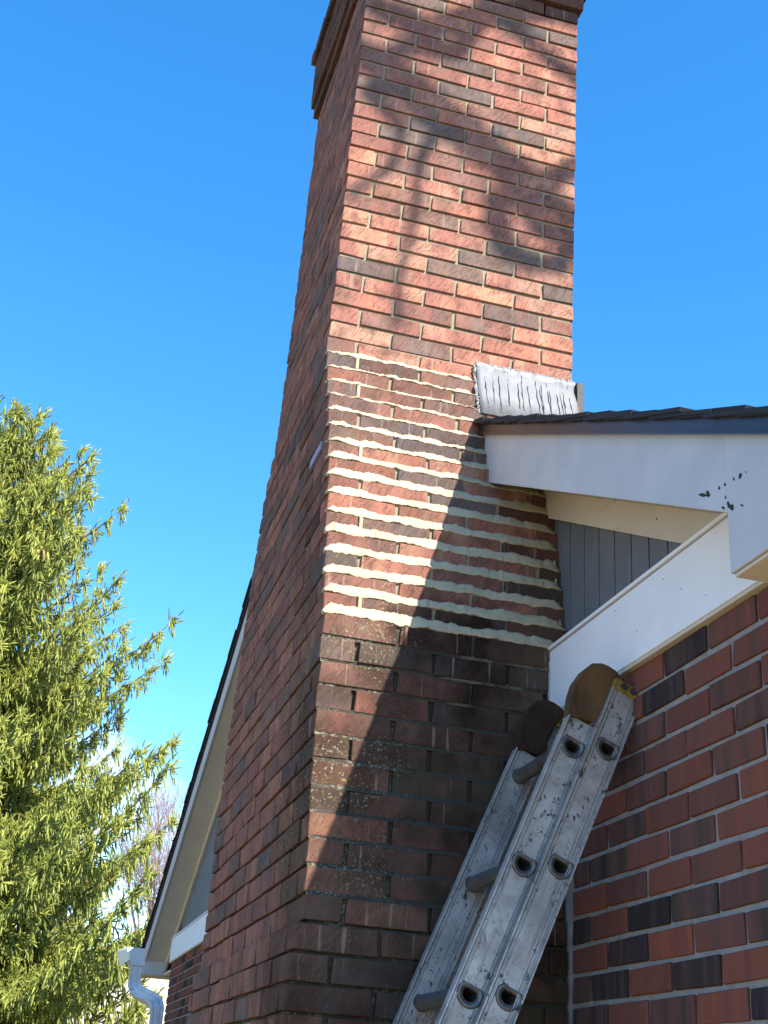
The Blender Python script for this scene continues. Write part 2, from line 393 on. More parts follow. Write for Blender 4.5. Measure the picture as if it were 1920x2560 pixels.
# ------------------------------------------------------------------ chimney
CT = [(-40, .35), (-12, .35), (-11, .48), (-10, .66), (-9, .85), (-8, 1.0), (-7, 1.2), (-6, 1.35), (-5, 1.45), (-4, 1.52), (-3, 1.6), (-2, 1.62), (-1, 1.64), (0, 1.66), (1, 1.92), (2, 2.2), (3, 2.42),
      (4, 2.65), (5, 2.88), (6, 3.12), (7, 3.4), (8, 3.7), (9, 4.05), (10, 4.4), (11, 4.75), (12, 5.15), (13, 5.6), (14, 6.02), (15, 6.38), (16, 6.64), (17, 6.75), (60, 6.75)]
FT = [(-40, 25.6), (0, 25.6), (2, 25.2), (5, 24.5), (8, 23.8), (12, 23.0), (13, 22.7), (14, 22.3), (15, 21.8), (16, 21.0), (17, 20.3), (20, 20.1), (30, 19.8), (60, 19.7)]
def corb(c): return 0 if c < 42 else .26 if c == 42 else .48 if c < 47 else .75
def y_near(c): return float(np.interp(c, *zip(*CT)))-corb(c-1)
def y_far(c): return float(np.interp(c, *zip(*FT)))+corb(c)
def x_left(c): return float(np.interp(c, [-13, -12, -11, 16, 17, 41], [-10.3, -10.2, -9.9, -9.9, -9.85, -9.62]))-corb(c)
def x_right(c): return 2.88+max(0, c-17)*.012+corb(c-1)

chim = thing('brick_chimney', 'tall red brick chimney with stepped shoulder, cream repointed joints and dark stained base', 'chimney', P(-5, 12, -Z0/U))
NEAR = {}
def T(v): return v
# tones read off the photograph for the near face: course -> list from the left arris
TN = {39: [.45, .85, .6, .8, .75], 38: [.45, .6, .5, .7], 37: [.5, .55, .8, .8, .7], 36: [.62, .5, .25, .7], 35: [.55, .6, .7, .85, .3], 34: [.5, .5, .05, .75], 33: [.3, .8, .4, .95, .5], 32: [.5, .45, .85, .2],
      31: [.6, .1, .75, .9, .6], 30: [.75, .05, .9, .6], 29: [.7, .35, .5, .95, .7], 28: [.95, .4, .5, .8], 27: [.85, .9, .6, .7, .4], 26: [.8, .45, .6, .6], 25: [.5, .35, .55, .7, .5], 24: [.95, .8, .75, .1], 23: [.9, .9, .1, .9, .3],
      22: [.85, .95, .15, .9], 21: [.1, .85, .95, .9, .5], 20: [.8, .9, .85, .3], 19: [.7, .45, .5, .85, .9], 18: [.8, .5, .8, .75],
      17: [1., .25, .9, .85, .9], 16: [.35, .85, .8, .9], 15: [.1, .4, .35], 14: [.7, .6, .35], 13: [.3, .6, .35], 12: [.45, .5, .7], 11: [.35, .15, .1], 10: [.35, .05, .1], 9: [.5, .85, .8], 8: [.6, .15], 7: [.5, .8, .1, .6],
      6: [.8, .85, .8], 5: [.6, .12, .8], 4: [.6, .85, .6], 3: [.1, .8, .7, .05], 2: [.5, .7, .65], 1: [.7, .4, .15, .6], 0: [.55, .6, .55, .6], -1: [.1, .1, .15, .05], -2: [.6, .7, .3, .4], -3: [.3, .6, .2, .3],
      -4: [.5, .4, .5, .5], -5: [.3, .6, .3, .2], -6: [.85, .3, .2, .7], -7: [.3, .5, .6, .5], -8: [.85, .6, .6, .5], -9: [.5, .6, .6], -10: [.9, .75, .6], -11: [.3, .95, .3, .5], -12: [.4, .6, .5], -13: [.4, .1, .3], -14: [.4, .2, .3]}
def tone(): return rnd.choices([.05, .18, .38, .6, .8, .95], [14, 10, 16, 26, 24, 10])[0]
PIT = 3.17
core = MB(); mass = MB(); nobj = 0
for c in range(-41, 48):
    xl, xr, yn, yf = x_left(c), x_right(c), y_near(c), y_far(c)
    if c < 1: xr = .0-.02
    elif c < 17: xr = 1.4
    half = (c % 2 != 0) if c <= 15 else (c % 2 == 0)
    ce = .19 if c < 0 else .10 if c < 42 else 1.0
    core.box(xl+ce, xr-(ce if c >= 17 else 0), yn+ce, yf-ce, c-.001, c+1.001)
    D = 1.36      # brick depth (92 mm)
    z0, z1 = c+J/2, c+1-J/2
    # --- near face
    x = xl; first = True; i = 0
    n_full = 4
    while x < xr-.25:
        w = (D+J if (first and half) else PIT)
        x1 = x+w-J
        if c >= 17 and xr-x1 < 1.0+J: x1 = xr
        if c < 17 and x1 > xr-.2: x1 = xr
        if x1-x > .3:
            tl = TN.get(c); t = tl[i] if tl and i < len(tl) else tone()
            yb = yn+D
            if first and not half: yb = yn+D
            if first and half: yb = yn+PIT-J      # the stretcher of the front face shows its end here
            dirt = 0
            if -.5 < c < 14 and x > -2.2: dirt = rnd.uniform(.6, .85)
            if -.5 < c < 16 and x <= -2.2: dirt = rnd.uniform(.05, .4)
            if -16 < c < 1 and x > -7: dirt = max(dirt, rnd.choice([.2, .55, .7, .85, .9]))  # stain plus shade painted into the bricks of the shadowed part
            if -8 <= c <= -1 and x > -9.0 and t < .2: dirt = .6
            if c >= 42: dirt = .62  # shade painted into the corbel bricks, mutes bounce light on their undersides
            tint = (t, rnd.random(), dirt)
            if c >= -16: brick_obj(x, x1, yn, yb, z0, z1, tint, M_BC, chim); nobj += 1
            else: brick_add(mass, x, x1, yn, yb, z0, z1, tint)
        x = x1+J; first = False; i += 1
    # --- front face (faces -x): after the corner brick
    y = yn+(PIT if half else D+J)
    while y < yf-.2:
        y1 = min(y+3.0-J, yf)
        if yf-y1 < .7: y1 = yf
        t = rnd.choices([.12, .35, .5, .62, .75], [14, 14, 24, 32, 16])[0]+.04
        dirt = .12+(max(0, .75-abs(y-yn-1.0)*.14)*rnd.uniform(.5, 1) if c < 16 else 0)  # constant part is painted shade of this face, the rest soot by the arris
        if c >= 42: dirt = .68  # corbel again, darkened in colour as underside shade
        tint = (t, rnd.random(), dirt)
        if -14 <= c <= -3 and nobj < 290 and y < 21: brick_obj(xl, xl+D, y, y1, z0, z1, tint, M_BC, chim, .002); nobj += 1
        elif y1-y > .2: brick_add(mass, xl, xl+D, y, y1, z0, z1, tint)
        y = y1+J
    if c >= 12:      # right and far faces of the free-standing stack
        xr_ = x_right(c)
        y = yn+D+J
        while y < yf-.3 and c >= 17:
            y1 = min(y+2.85, yf); brick_add(mass, xr_-D, xr_, y, y1, z0, z1, (tone(), rnd.random(), 0)); y = y1+J
    x = xl+D+J
    while x < min(x_right(c), xr)-.3:
        x1 = min(x+2.85, xr)
        brick_add(mass, x, x1, yf-D, yf, z0, z1, (tone(), rnd.random(), 0)); x = x1+J
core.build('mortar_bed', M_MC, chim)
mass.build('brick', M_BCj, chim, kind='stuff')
# crown slab and flue on top
b = MB(); b.box(-10.2, 3.4, 6.2, 20.4, 48, 49.2); b.build('crown_slab', M_CONC, chim, bevel=.01)
b = MB(); b.box(-6, -1, 10, 16, 49.2, 53); b.build('flue_pot', M_BC, chim)

# fresh repointing laid over every step of the shoulder
def fillet(k, xa, xb, ya, yb, h, seed):
    """a trowelled bead filling the step between course k-1 (front ya) and course k (front yb)"""
    r = np.random.RandomState(seed); n = int((xb-xa)/.07)+2
    xs = np.linspace(xa, xb, n)
    def wob(a, w):
        q = r.randn(n+2*w); ker = np.hanning(w*2+1); ker /= ker.sum(); q = np.convolve(q, ker, 'same')[w:w+n]; return a*q/(q.std()+1e-6)
    top = h+wob(.030, 14)+wob(.024, 4)+wob(.014, 1); bot = -.05+wob(.022, 12)+wob(.020, 3)+wob(.012, 1); bulge = wob(.006, 8)+wob(.003, 2)
    V = []; rows = 7
    for i, x in enumerate(xs):
        e = min(1, (x-xa)/.5+.35, (xb-x)/.5+.35)
        f0 = ya-.05; t1 = top[i]*e; b0 = bot[i]
        f0 = ya-.01; q_ = yb-.02
        prof = [(ya+.30, b0), (f0, b0), (f0-.008+bulge[i], b0+.03), (f0+(q_-f0)*.36+bulge[i], b0+(t1-b0)*.36), (f0+(q_-f0)*.72+bulge[i], b0+(t1-b0)*.70),
                (q_+bulge[i], t1-.015), (yb+.2, t1)]
        for (yy, zz) in prof: V.append(P(x, yy, k+zz))
    F = [(i*rows+j, (i+1)*rows+j, (i+1)*rows+j+1, i*rows+j+1) for i in range(n-1) for j in range(rows-1)]
    F += [tuple(range(rows)), tuple(range((n-1)*rows, n*rows))[::-1]]
    b = MB(); b.add(V, F); o = b.build('mortar_fillet', M_FM, chim, smooth=True)
for k in range(1, 17):
    ya, yb = y_near(k-1), y_near(k)
    h = float(np.interp(k, [1, 4, 8, 12, 16], [.46, .45, .42, .34, .27]))
    xe = .55 if k < 12 else -1.7 if k < 14 else -2.45
    fillet(k, x_left(k)-.06, xe, ya, yb, h, 100+k)
# blobs of the same mortar squeezed into some upright joints, ledge crust below
b = MB()
for k in (1, 5, 9, 13, 15):
    x = -9.9+(1.45 if k % 2 else 3.1)
    b.box(x-.06, x+.1, y_near(k)-.03, y_near(k)+.3, k+.3, k+.95)
b.build('joint_filler', M_FM, chim, bevel=.003)
# crust of old mortar on the small ledges under the shoulder
def crust(k, seed):
    r = np.random.RandomState(seed); b = MB(); n = 90; xs = np.linspace(x_left(k), -.3, n); V = []
    t = .10+.06*r.rand(n); yo = .04*r.rand(n)
    ya, yb = y_near(k-1), y_near(k)
    for i, x in enumerate(xs):
        for yy, zz in ((ya+.2, -.08), (ya+.02+yo[i], -.09+.02*r.rand()), (ya+.04+yo[i], -.02), (yb+.02, t[i]-.01), (yb+.15, t[i])): V.append(P(x, yy, k+zz))
    b.add(V, [(i*5+j, (i+1)*5+j, (i+1)*5+j+1, i*5+j+1) for i in range(n-1) for j in range(4)])
    b.build('old_mortar', M_MC, chim)
for k in range(-10, 1): crust(k, k+50)
# pale patch of paint on the front face
g = NG('pale_patch', .8); M_PATCH = g.out((.24, .24, .33)); b = MB(); xl = x_left(10)
b.hexa([P(x, y, z) for x in (xl-.05, xl+.05) for (y, z) in ((5.7, 10.3), (5.7, 10.72), (8.0, 10.3), (8.0, 10.72))])
b.build('pale_patch', M_PATCH, chim)

# ------------------------------------------------------------------ house
y_r = 57.0; zr0 = 13.8+.507*(y_r-5.75)
def zr(y): return zr0-(.507 if y < y_r else .472)*abs(y-y_r)
house = thing('brick_house', 'red brick house with white rake board, grey gable siding and dark shingle roof', 'house', P(20, 50, -Z0/U))
YA, YB = -17.0, 126.0
wall = MB(); wall.box(.10, 60, YA+.1, YB-.1, -40.2, -1.8); wall = wall.build('wall', M_MW, house)
nb = 0; wm = MB()
WT = {-7: [.5, .8, .45, .8, .5], -6: [.0, .25, .5, .6, .3], -5: [.5, .6, .35, .7, .5, .3], -4: [.6, .6, .0, .7, .6], -3: [.5, .55, .65, .15, .5, .5], -2.: [.5, .4, .3, .7],
      -8: [.45, .4, .82, .6, .7], -9: [.45, .12, .75, .3, .8, .0], -10: [.7, .5, .85, .55, .8], -11: [.0, .7, .02, .25, .45, .5], -12: [.75, .0, .88, .5, .3], -13: [.45, .0, .9, .02, .95], -14: [.3, .75, .4, .8, .0]}
def wtone(): return rnd.choices([.0, .2, .4, .58, .75, .92], [16, 10, 18, 22, 22, 12])[0]
for c in range(-40, -2):
    z0, z1 = c+.09, c+.91
    y = -.12; first = True; i = 0
    while y > YA+.3:
        w = 1.42 if (first and c % 2) else 2.845
        y0 = max(y-w, YA)
        t = WT.get(c, []); t = t[i] if i < len(t) else wtone()
        t += rnd.uniform(-.05, .05)
        if c >= -16 and nb < 110: brick_obj(0, 1.3, y0, y, z0, z1, (t, rnd.random(), 0), M_BW, wall, .0008); nb += 1
        else: brick_add(wm, 0, 1.3, y0, y, z0, z1, (t, rnd.random(), 0))
        y = y0-.155; first = False; i += 1
    y = YB; first = True
    while y > 26.5:
        w = 1.42 if (first and c % 2) else 2.845
        y0 = y-w
        if c >= -17 and y > 97 and nb < 290: brick_obj(0, 1.3, y0, y, z0, z1, (wtone(), rnd.random(), 0), M_BW, wall, .0008); nb += 1
        else: brick_add(wm, 0, 1.3, y0, y, z0, z1, (wtone(), rnd.random(), 0))
        y = y0-.155; first = False
    for ys, sg in ((YA, 1), (YB, -1)):
        x = 1.45+(c % 2)*1.5
        while x < 50:
            a, b_ = (ys, ys+1.2) if sg > 0 else (ys-1.2, ys)
            brick_add(wm, x, x+2.845, a, b_, z0, z1, (wtone(), rnd.random(), 0)); x += 3.0
wm.build('brick', M_BWj, wall, kind='stuff')

# gable studs behind the siding, then the vertical boards one by one
b = MB()
b.add([P(x, y, z) for x in (.95, 60) for (y, z) in ((YA, -1.9), (YB, -1.9), (YB, zr(YB)-.6), (y_r, zr(y_r)-.6), (YA, zr(YA)-.6))],
      [(0, 1, 2, 3, 4), (5, 9, 8, 7, 6), (0, 5, 6, 1), (1, 6, 7, 2), (0, 4, 9, 5)])
b.build('gable_wall', M_WOODP, house)
y = 5.95
def plank(y0, y1):
    b = MB(); g0, g1 = y0+.045, y1-.045
    b.hexa([P(x, yy, z) for x in (.62, .94) for yy in (g0, g1) for z in (.6, zr(yy)-3.3)])
    o = b.build('plank', M_SIDE, siding, bevel=.0016)
b = MB(); b.add([P(.955, yy, z) for yy, z in ((YA, .6), (YB, .6), (YB, zr(YB)-2), (y_r, zr(y_r)-2), (YA, zr(YA)-2))], [(0, 1, 2, 3, 4)])
b2 = MB(); b2.slab(.90, .95, YA+12, 60, -4.5, -3.4, zr); 
siding = b.build('siding', M_SIDE, house)
yy = 6.05
while yy > -13: plank(yy-1.46, yy); yy -= 1.46
yy = 20.0
while yy < 124: plank(yy, yy+1.46); yy += 1.46

XO = -2.5
def rake(ya, yb, far):
    e = .004
    b = MB(); b.slab(XO+.12, -2.2, ya, yb, -3.62, -1.02, zr); fas = b.build('fascia_board', M_WHITE, house, bevel=.002)
    b = MB(); b.slab(XO-.06, XO+.06, ya, yb, -1.12, -.50, zr); b.slab(XO-.13, XO-.06, ya, yb, -1.17, -1.05, zr)
    if not far: b.slab(XO-.06, XO+.06, -21, ya, -1.12, -.50, zr); b.slab(XO-.13, XO-.06, -21, ya, -1.17, -1.05, zr)
    b.build('drip_edge', M_DRIP, house, bevel=.0008)
    b = MB(); b.slab(-2.2, .6, ya, yb, -3.5, -3.3, zr); b.build('soffit', M_SOFFIT, house)
    b = MB(); b.slab(.30, .61, ya, yb, -4.86, -3.5, zr); b.build('rake_frieze', M_CREAM, house, bevel=.002)
    return fas
fas = rake(-16.3, 5.55, False)
far_f = rake(23.5, y_r, True); far_f2 = rake(y_r, 136.3, True)
# boxed eave returns
def eave(ya, yb, yo):
    b = MB(); b.slab(XO+.135, -2.2, ya, yb, 0, -1.04, lambda y: zr(y)) if False else None
    b.hexa([P(x, y, z) for x in (XO+.11, .3) for y in (ya, yb) for z in (-2.86, zr(y)-1.03)])
    b.build('eave_box', M_WHITE, house, bevel=.003)
    b = MB(); b.box(XO+.2, 60, ya+.1, yb-.1, -2.98, -2.88); b.build('eave_soffit', M_CREAM, house)
eave(-21, -16.3, -21); eave(136.3, 141, 141)
b = MB(); b.box(.3, 60, 126, 141, -2.86, -2.6); b.box(.3, 60, 140.6, 141, -2.6, .1); b.build('side_soffit', M_SOFFIT, house)
b = MB(); b.box(.3, 60, -21, YA, -2.86, -2.6); b.build('side_soffit', M_SOFFIT, house)
# horizontal frieze above the brick
def frieze(ya, yb):
    b = MB(); b.box(-.26, .98, ya, yb, -1.92, .80); b.build('frieze_board', M_FRIEZE, house, bevel=.002)
    b = MB(); b.box(-.34, .98, ya, yb, .86, 1.0); b.build('frieze_cap', M_FRIEZE, house, bevel=.0015)
    b = MB(); b.box(-.22, .98, ya, yb, -2.06, -1.925); b.build('frieze_trim', M_CREAM, house, bevel=.001)
frieze(YA, 1.75); frieze(25.7, YB+.3)

# roof: deck, then the shingle courses whose ends show at the rake
b = MB()
for ya, yb in ((-21.3, 5.7), (25.5, y_r), (y_r, 141.5)): b.slab(XO+.1, 3.2, ya, yb, -.8, -.50, zr)
for ya, yb in ((-21.3, y_r), (y_r, 141.5)): b.slab(3.2, 62, ya, yb, -.8, -.50, zr)
roof = b.build('roof', M_WOODP, house)
cs, sn_ = 1/math.sqrt(1.25), .5/math.sqrt(1.25)
def shingle(ylow, sg, x0, x1, th=.15, ln=4.2, par=None):
    # a tab lying on the one below: butt (lower end) at ylow, raised at its upper end
    t = Vector((0, cs*sg, sn_)); n = Vector((0, -sn_*sg, cs)); o = Vector(P(0, ylow, zr(ylow)))
    lift0 = -.54*U; 
    r1, r2 = rnd.uniform(0, .14)*U, rnd.uniform(-.03, .03)*U
    pts = []
    for x in (x0, x1):
        for a, l0 in ((0, lift0+r1+.06*U), (ln*U, -.56*U)):
            for h in (0, th*U): pts.append(tuple(o+Vector((x*U, 0, 0))+t*(a+r2)+n*(l0+h)))
    b = MB(); b.hexa(pts); return b
ex = 1.9*cs
ms = MB()
def shingles(ya, yb, sg):
    y = ya; k = 0
    while (y < yb) if sg > 0 else (y > yb):
        lnn = min(4.2, abs(yb-y)/cs)
        e = rnd.uniform(-.16, .05)
        if lnn > .5:
            shingle(y, sg, XO-.22+e, 2.6, rnd.uniform(.11, .22), lnn).build('shingle', M_SHING, roof)
            q = shingle(y, sg, 2.7, 62, .16, 4.2); ms.v += q.v; ms.f += [tuple(i+ms.n for i in f) for f in q.f]; ms.n += q.n; ms.c += q.c
        y += ex*sg; k += 1
shingles(-21.6, 5.3, 1)
shingles(141.8, y_r, -1)
y = 25.6
shingles(26, y_r, 1)
y = 5.0
while y < 26:
    q = shingle(y, 1, 3.4, 62, .16, 4.2); ms.v += q.v; ms.f += [tuple(i+ms.n for i in f) for f in q.f]; ms.n += q.n; ms.c += q.c; y += ex
ms.build('shingle', M_SHING, roof, kind='stuff')
b = MB(); b.tube([P(XO-.2, y_r, zr0-.25), P(62, y_r, zr0-.25)], .045, 6); b.build('ridge_cap', M_SHING, roof)

# flaked paint on the rake board
def chips(pts_, par, xs):
    for (y, z, w, h) in pts_:
        if y < -14: y -= .35; z -= .95
        b = MB(); n = 9; poly = []
        for i in range(n):
            a = 2*math.pi*i/n; rr = rnd.uniform(.45, 1.3); dy_ = w*rr*math.cos(a); poly.append(P(xs, y+dy_, z+h*rr*math.sin(a)+.5*dy_))
        b.prism(poly, (.0012, 0, 0)); o = b.build('paint_chip', M_CHIP, par)
chips([(-14.7, 1.05, .26, .06), (-14.95, .98, .12, .09), (-15.6, .87, .05, .07), (-15.9, .84, .05, .05), (-16.4, .78, .04, .06), (-16.75, .72, .11, .10), (-17.05, .70, .03, .03),
       (-15.9, .45, .03, .06), (-15.75, .18, .06, .05), (-16.05, .15, .10, .09), (-16.2, -.02, .13, .12), (-16.75, -.18, .10, .04), (-12.1, .6, .03, .04), (-9.2, 2.5, .02, .05), (-9.3, 1.45, .09, .015)], fas, XO+.1)

for (y, z) in ((-1.2, .2), (-3.0, -1.2), (-4.6, .45), (-6.3, -.9), (-8.4, .3), (-9.6, -.5), (-11.2, -1.3), (-12.9, .1), (-.1, -1.4)):
    b = MB(); b.prism([P(-.26, y+.02*math.cos(a*1.047)*rnd.uniform(.6, 1.2), z+.02*math.sin(a*1.047)) for a in range(6)], (-.0012, 0, 0)); b.build('nail_head', M_CHIP, house)
# flashing where the roof meets the stack
b = MB(); n = 24; V = []
for i in range(n+1):
    x = -2.35+(2.93+2.35)*i/n
    for z, yy in ((17.12+rnd.uniform(-.03, .03), 6.70), (16.5, 6.66), (15.6, 6.4), (13.75, 5.75)): V.append(P(x, yy-.20+rnd.uniform(-.012, .012), z))
b.add(V, [(i*4+j, (i+1)*4+j, (i+1)*4+j+1, i*4+j+1) for i in range(n) for j in range(3)]); fl = b.build('flashing', M_FLASH, house, smooth=True)
md = fl.modifiers.new('t', 'SOLIDIFY'); md.thickness = .003
b = MB(); V = []
n = 60
for i in range(n):
    a = i/n; x = -2.42+5.35*a
    b.tube([P(x, 6.50, 17.14+rnd.uniform(-.04, .04)), P(x+.1, 6.50, 17.14+rnd.uniform(-.05, .05))], rnd.uniform(.002, .0055), 5)
for i in range(34):
    a = i/34; z = 17.1-3.3*a; yy = 6.52 if z > 16.5 else 6.52-(16.5-z)*.34
    b.tube([P(-2.4+rnd.uniform(-.1, .08), yy, z), P(-2.4+rnd.uniform(-.12, .1), yy, z-rnd.uniform(.1, .25))], rnd.uniform(.002, .006), 5)
b.build('sealant_bead', M_SEAL, house, smooth=True)
M_TAR = simple('tar_run', (.008, .016, .020), (.02, .035, .042), 90, .5)
b = MB()
for x in (-1.95, -1.5, -1.2, -.72, -.2, .02, .32, .75, .95, 1.05, 1.35, 1.5, 1.85, 2.05, 2.2, 2.5):
    zt = rnd.uniform(16.2, 16.9); zb = rnd.uniform(13.9, 14.6); q = []; dx = rnd.uniform(-.12, .08)
    for i in range(9):
        z = zt+(zb-zt)*i/8; yy = 6.66 if z > 16.5 else 6.66-(16.5-z)*.335
        q.append(P(x+dx*i/8+rnd.uniform(-.03, .03), yy-.215, z))
    b.tube(q, [rnd.uniform(.0008, .0024) for _ in q], 5)
b.build('tar_run', M_TAR, fl, kind='stuff')
b = MB()
for i in range(4):
    y0 = 6.2+i*3.4
    b.box(2.93+.02*i, 3.30, y0, y0+3.6, zr(y0)+.3, zr(y0)+3.0+.2*i)
b.build('step_flashing', M_LEAD, house, bevel=.001)
# caulk between stack and house
b = MB()
pts = [P(.42+rnd.uniform(-.04, .04), y_near(z)-.05, z) for z in np.linspace(1.0, 8.2, 16)]
b.tube(pts, [rnd.uniform(.003, .006) for _ in pts], 5)
pts = [P(-.27+rnd.uniform(-.03, .03), y_near(z)-.02, z) for z in np.linspace(-1.9, .95, 8)]
b.tube(pts, [rnd.uniform(.003, .006) for _ in pts], 5)
pts = [P(XO+.1, y_near(z)-.06, z) for z in np.linspace(9.9, 12.6, 8)]
b.tube(pts, .003, 5)
b.build('caulk_bead', M_CAULK, house, smooth=True)

# gutter and downspout on the far eave
b = MB(); yb_ = 137.4
prof = [(-2.35, .45), (-2.35, -1.75), (-3.9, -1.75), (-4.3, -1.1), (-4.1, -.4), (-4.75, .1), (-4.85, .45)]
b.prism([P(x, yb_, z) for x, z in prof], (0, 4.4*U, 0)); b.build('gutter', M_GUT, house, bevel=.003)
b = MB(); b.prism([P(*p) for p in ((-4.30, yb_-.02, -1.1), (-4.12, yb_-.02, -.4), (-4.8, yb_-.02, .1), (-4.9, yb_-.02, .5), (-6.1, yb_+1.5, -.1), (-5.3, yb_+1.5, -2.0))], (0, .15*U, 0)); b.build('gutter_end', M_GLIT, house, bevel=.002)
b = MB()
path = [(-3.2, yb_+.9, -1.7), (-3.2, yb_+.9, -3.6), (-3.15, yb_+.8, -4.2), (-2.8, yb_+.3, -4.9), (-2.2, yb_-2.3, -5.5), (-1.5, yb_-5.5, -6.1), (-1.0, yb_-8.6, -6.7), (-.85, yb_-9.9, -7.5), (-.85, yb_-10.2, -8.6), (-.85, yb_-10.2, -14), (-.85, yb_-10.2, -38)]
fine = []
for a, q in zip(path[:-1], path[1:]):
    st = 8 if abs(a[2]-q[2]) < 4 else 2
    for i in range(st): fine.append(tuple(a[j]+(q[j]-a[j])*i/st for j in range(3)))
fine.append(path[-1]); V = []; n = len(fine)
for i, p in enumerate(fine):
    t = (Vector(fine[min(i+1, n-1)])-Vector(fine[max(i-1, 0)])).normalized()
    side = Vector((0, 1, 0)).cross(t).normalized(); dep = t.cross(side)
    w = .78*(1+(.045 if (i % 2 and 8 < i < 60) else -.02)); d = .62
    for a, q in ((-1, -1), (-.66, -1), (-.6, -.9), (-.4, -.9), (-.33, -1), (.33, -1), (.4, -.9), (.6, -.9), (.66, -1), (1, -1), (1, 1), (-1, 1)):
        pp = Vector(p)+side*(a*w)+dep*(q*d); V.append(P(*pp))
K = 12
b.add(V, [(i*K+j, i*K+(j+1) % K, (i+1)*K+(j+1) % K, (i+1)*K+j) for i in range(n-1) for j in range(K)])
b.build('downspout', M_GUT, house)

# ------------------------------------------------------------------ extension ladder
lad = thing('extension_ladder', 'scuffed aluminium extension ladder with brown mitts leaning in the corner between chimney and wall', 'ladder', P(-14, -5, -Z0/U))
th = .391; P0 = Vector((-2.129, -5.077, -5.018)); uu = Vector((math.sin(th), 0, math.cos(th))); vv = Vector((math.cos(th), 0, -math.sin(th))); yy_ = Vector((0, 1, 0))
def LP(v, u, y): q = P0+vv*v+uu*u+yy_*y; return P(q.x, q.y, q.z)
BOT = -34.5
def rail(v0, v1, ytop, sgn, yweb, fl, hv, hu, bot=BOT):
    b = MB()
    def bar(va, vb, ya, yb): b.hexa([LP(v, u, y) for v in (va, vb) for y in (min(ya, yb), max(ya, yb)) for u in (bot, ytop)])
    us = [hu-4.5*i for i in range(8) if hu-4.5*i-.6 > bot]; last = ytop          # web, pierced at every rung
    def cell(u0, u1): b.hexa([LP(v, u, y) for v in (v0, v1) for y in (yweb, yweb+.07) for u in (u0, u1)])
    for uc in us:
        cell(uc+.6, last); last = uc-.6; ang = sorted([2*math.pi*j/24 for j in range(24)]+[math.atan2(dy, dx) % (2*math.pi) for dx in (v0-hv, v1-hv) for dy in (-.6, .6)]); n = len(ang); V = []
        for j in range(n):
            a = ang[j]; cx, cy = math.cos(a), math.sin(a)
            hx, hy = cx*.262, min(cy*.25, .155)
            tx = ((v1-hv) if cx > 0 else (v0-hv))/cx if abs(cx) > 1e-6 else 9; ty = (.6 if cy > 0 else -.6)/cy if abs(cy) > 1e-6 else 9
            t_ = min(tx, ty); V += [LP(hv+hx, uc+hy, yweb), LP(hv+cx*t_, uc+cy*t_, yweb), LP(hv+hx, uc+hy, yweb+.07), LP(hv+cx*t_, uc+cy*t_, yweb+.07)]
        F = []
        for j in range(n):
            p_, q = j*4, ((j+1) % n)*4; F += [(p_, p_+1, q+1, q), (p_+2, q+2, q+3, p_+3), (p_, q, q+2, p_+2)]
        b.add(V, F)
    cell(bot, last)
    bar(v0, v0+.055, yweb-fl, yweb+.07+fl*.9); bar(v1-.055, v1, yweb-fl, yweb+.07+fl*.9)     # flanges
    for v in (v0+.12, v0+.19, v1-.22, v1-.15): bar(v, v+.028, yweb-.035, yweb)   # pressed ribs
    ro = b.build('rail', M_ALU, lad); gb = MB()
    for v in (v0+.105, v0+.235, v1-.235, v1-.105): gb.hexa([LP(vq, u, y) for vq in (v, v+.012) for y in (yweb-.006, yweb) for u in (bot, ytop-.02)])
    gb.build('groove', M_BLK, ro)
    return ro
def dprof(r, n=18):
    out = []
    for i in range(n):
        a = 2*math.pi*i/n; x = math.cos(a)*r*1.06; y = math.sin(a)*r
        if y > .62*r: y = .62*r
        out.append((x, y*1.02))
    return out
def rung(v, u, ya, yb):
    ring = [(.20, (ya+yb)/2-.05), (.235, ya+.1), (.25, ya+.0), (.33, ya-.045), (.40, ya-.05), (.435, ya-.01), (.42, ya+.04), (.31, ya+.06), (.265, ya+.3), (.265, yb-.3), (.31, yb-.06), (.40, yb), (.36, yb+.05), (.24, yb+.03), (.22, yb-.1), (.20, (ya+yb)/2+.05)]
    V = []; n = 18
    for r, y in ring:
        for a, c in dprof(r, n): V.append(LP(v+a, u+c, y))
    F = [(i*n+j, i*n+(j+1) % n, (i+1)*n+(j+1) % n, (i+1)*n+j) for i in range(len(ring)-1) for j in range(n)]
    b = MB(); b.add(V, F); i0 = (len(ring)-1)*n
    o = b.build('rung', M_RUNG, lad, smooth=True)
WD = 5.0
# rear (fly) section, away from the wall, and base section against the wall
rail(-.64, .50, .98, 1, 0, .16, -.03, 0); rail(-.64, .50, .98, -1, WD, .16, -.03, 0)
rail(.36, 1.50, 2.72, 1, -.30, .12, 1.05, .45); rail(.36, 1.50, 2.72, -1, WD+.15, .12, 1.05, .45)
for i in range(8):
    rung(-.03, -4.5*i, 0, WD+.07)
    rung(1.05, .45-4.5*i, -.30, WD+.22)
mitt = [(-.66, .84), (-.86, 1.48), (-.91, 2.04), (-.80, 2.6), (-.57, 3.08), (-.25, 3.27), (.0, 3.30), (.30, 3.28), (.50, 3.2), (.56, 3.02), (.42, 2.63), (.37, 2.1), (.37, 1.73), (.47, 1.49), (.44, 1.32), (.25, 1.08), (-.28, .98)]
M_MITT2 = simple('grimy_rubber_mitt', (.020, .011, .008), (.050, .027, .016), 14, .8, 0, .5, .003, .2)  # darker copy of the mitt rubber, shade on the far mitt put into the colour
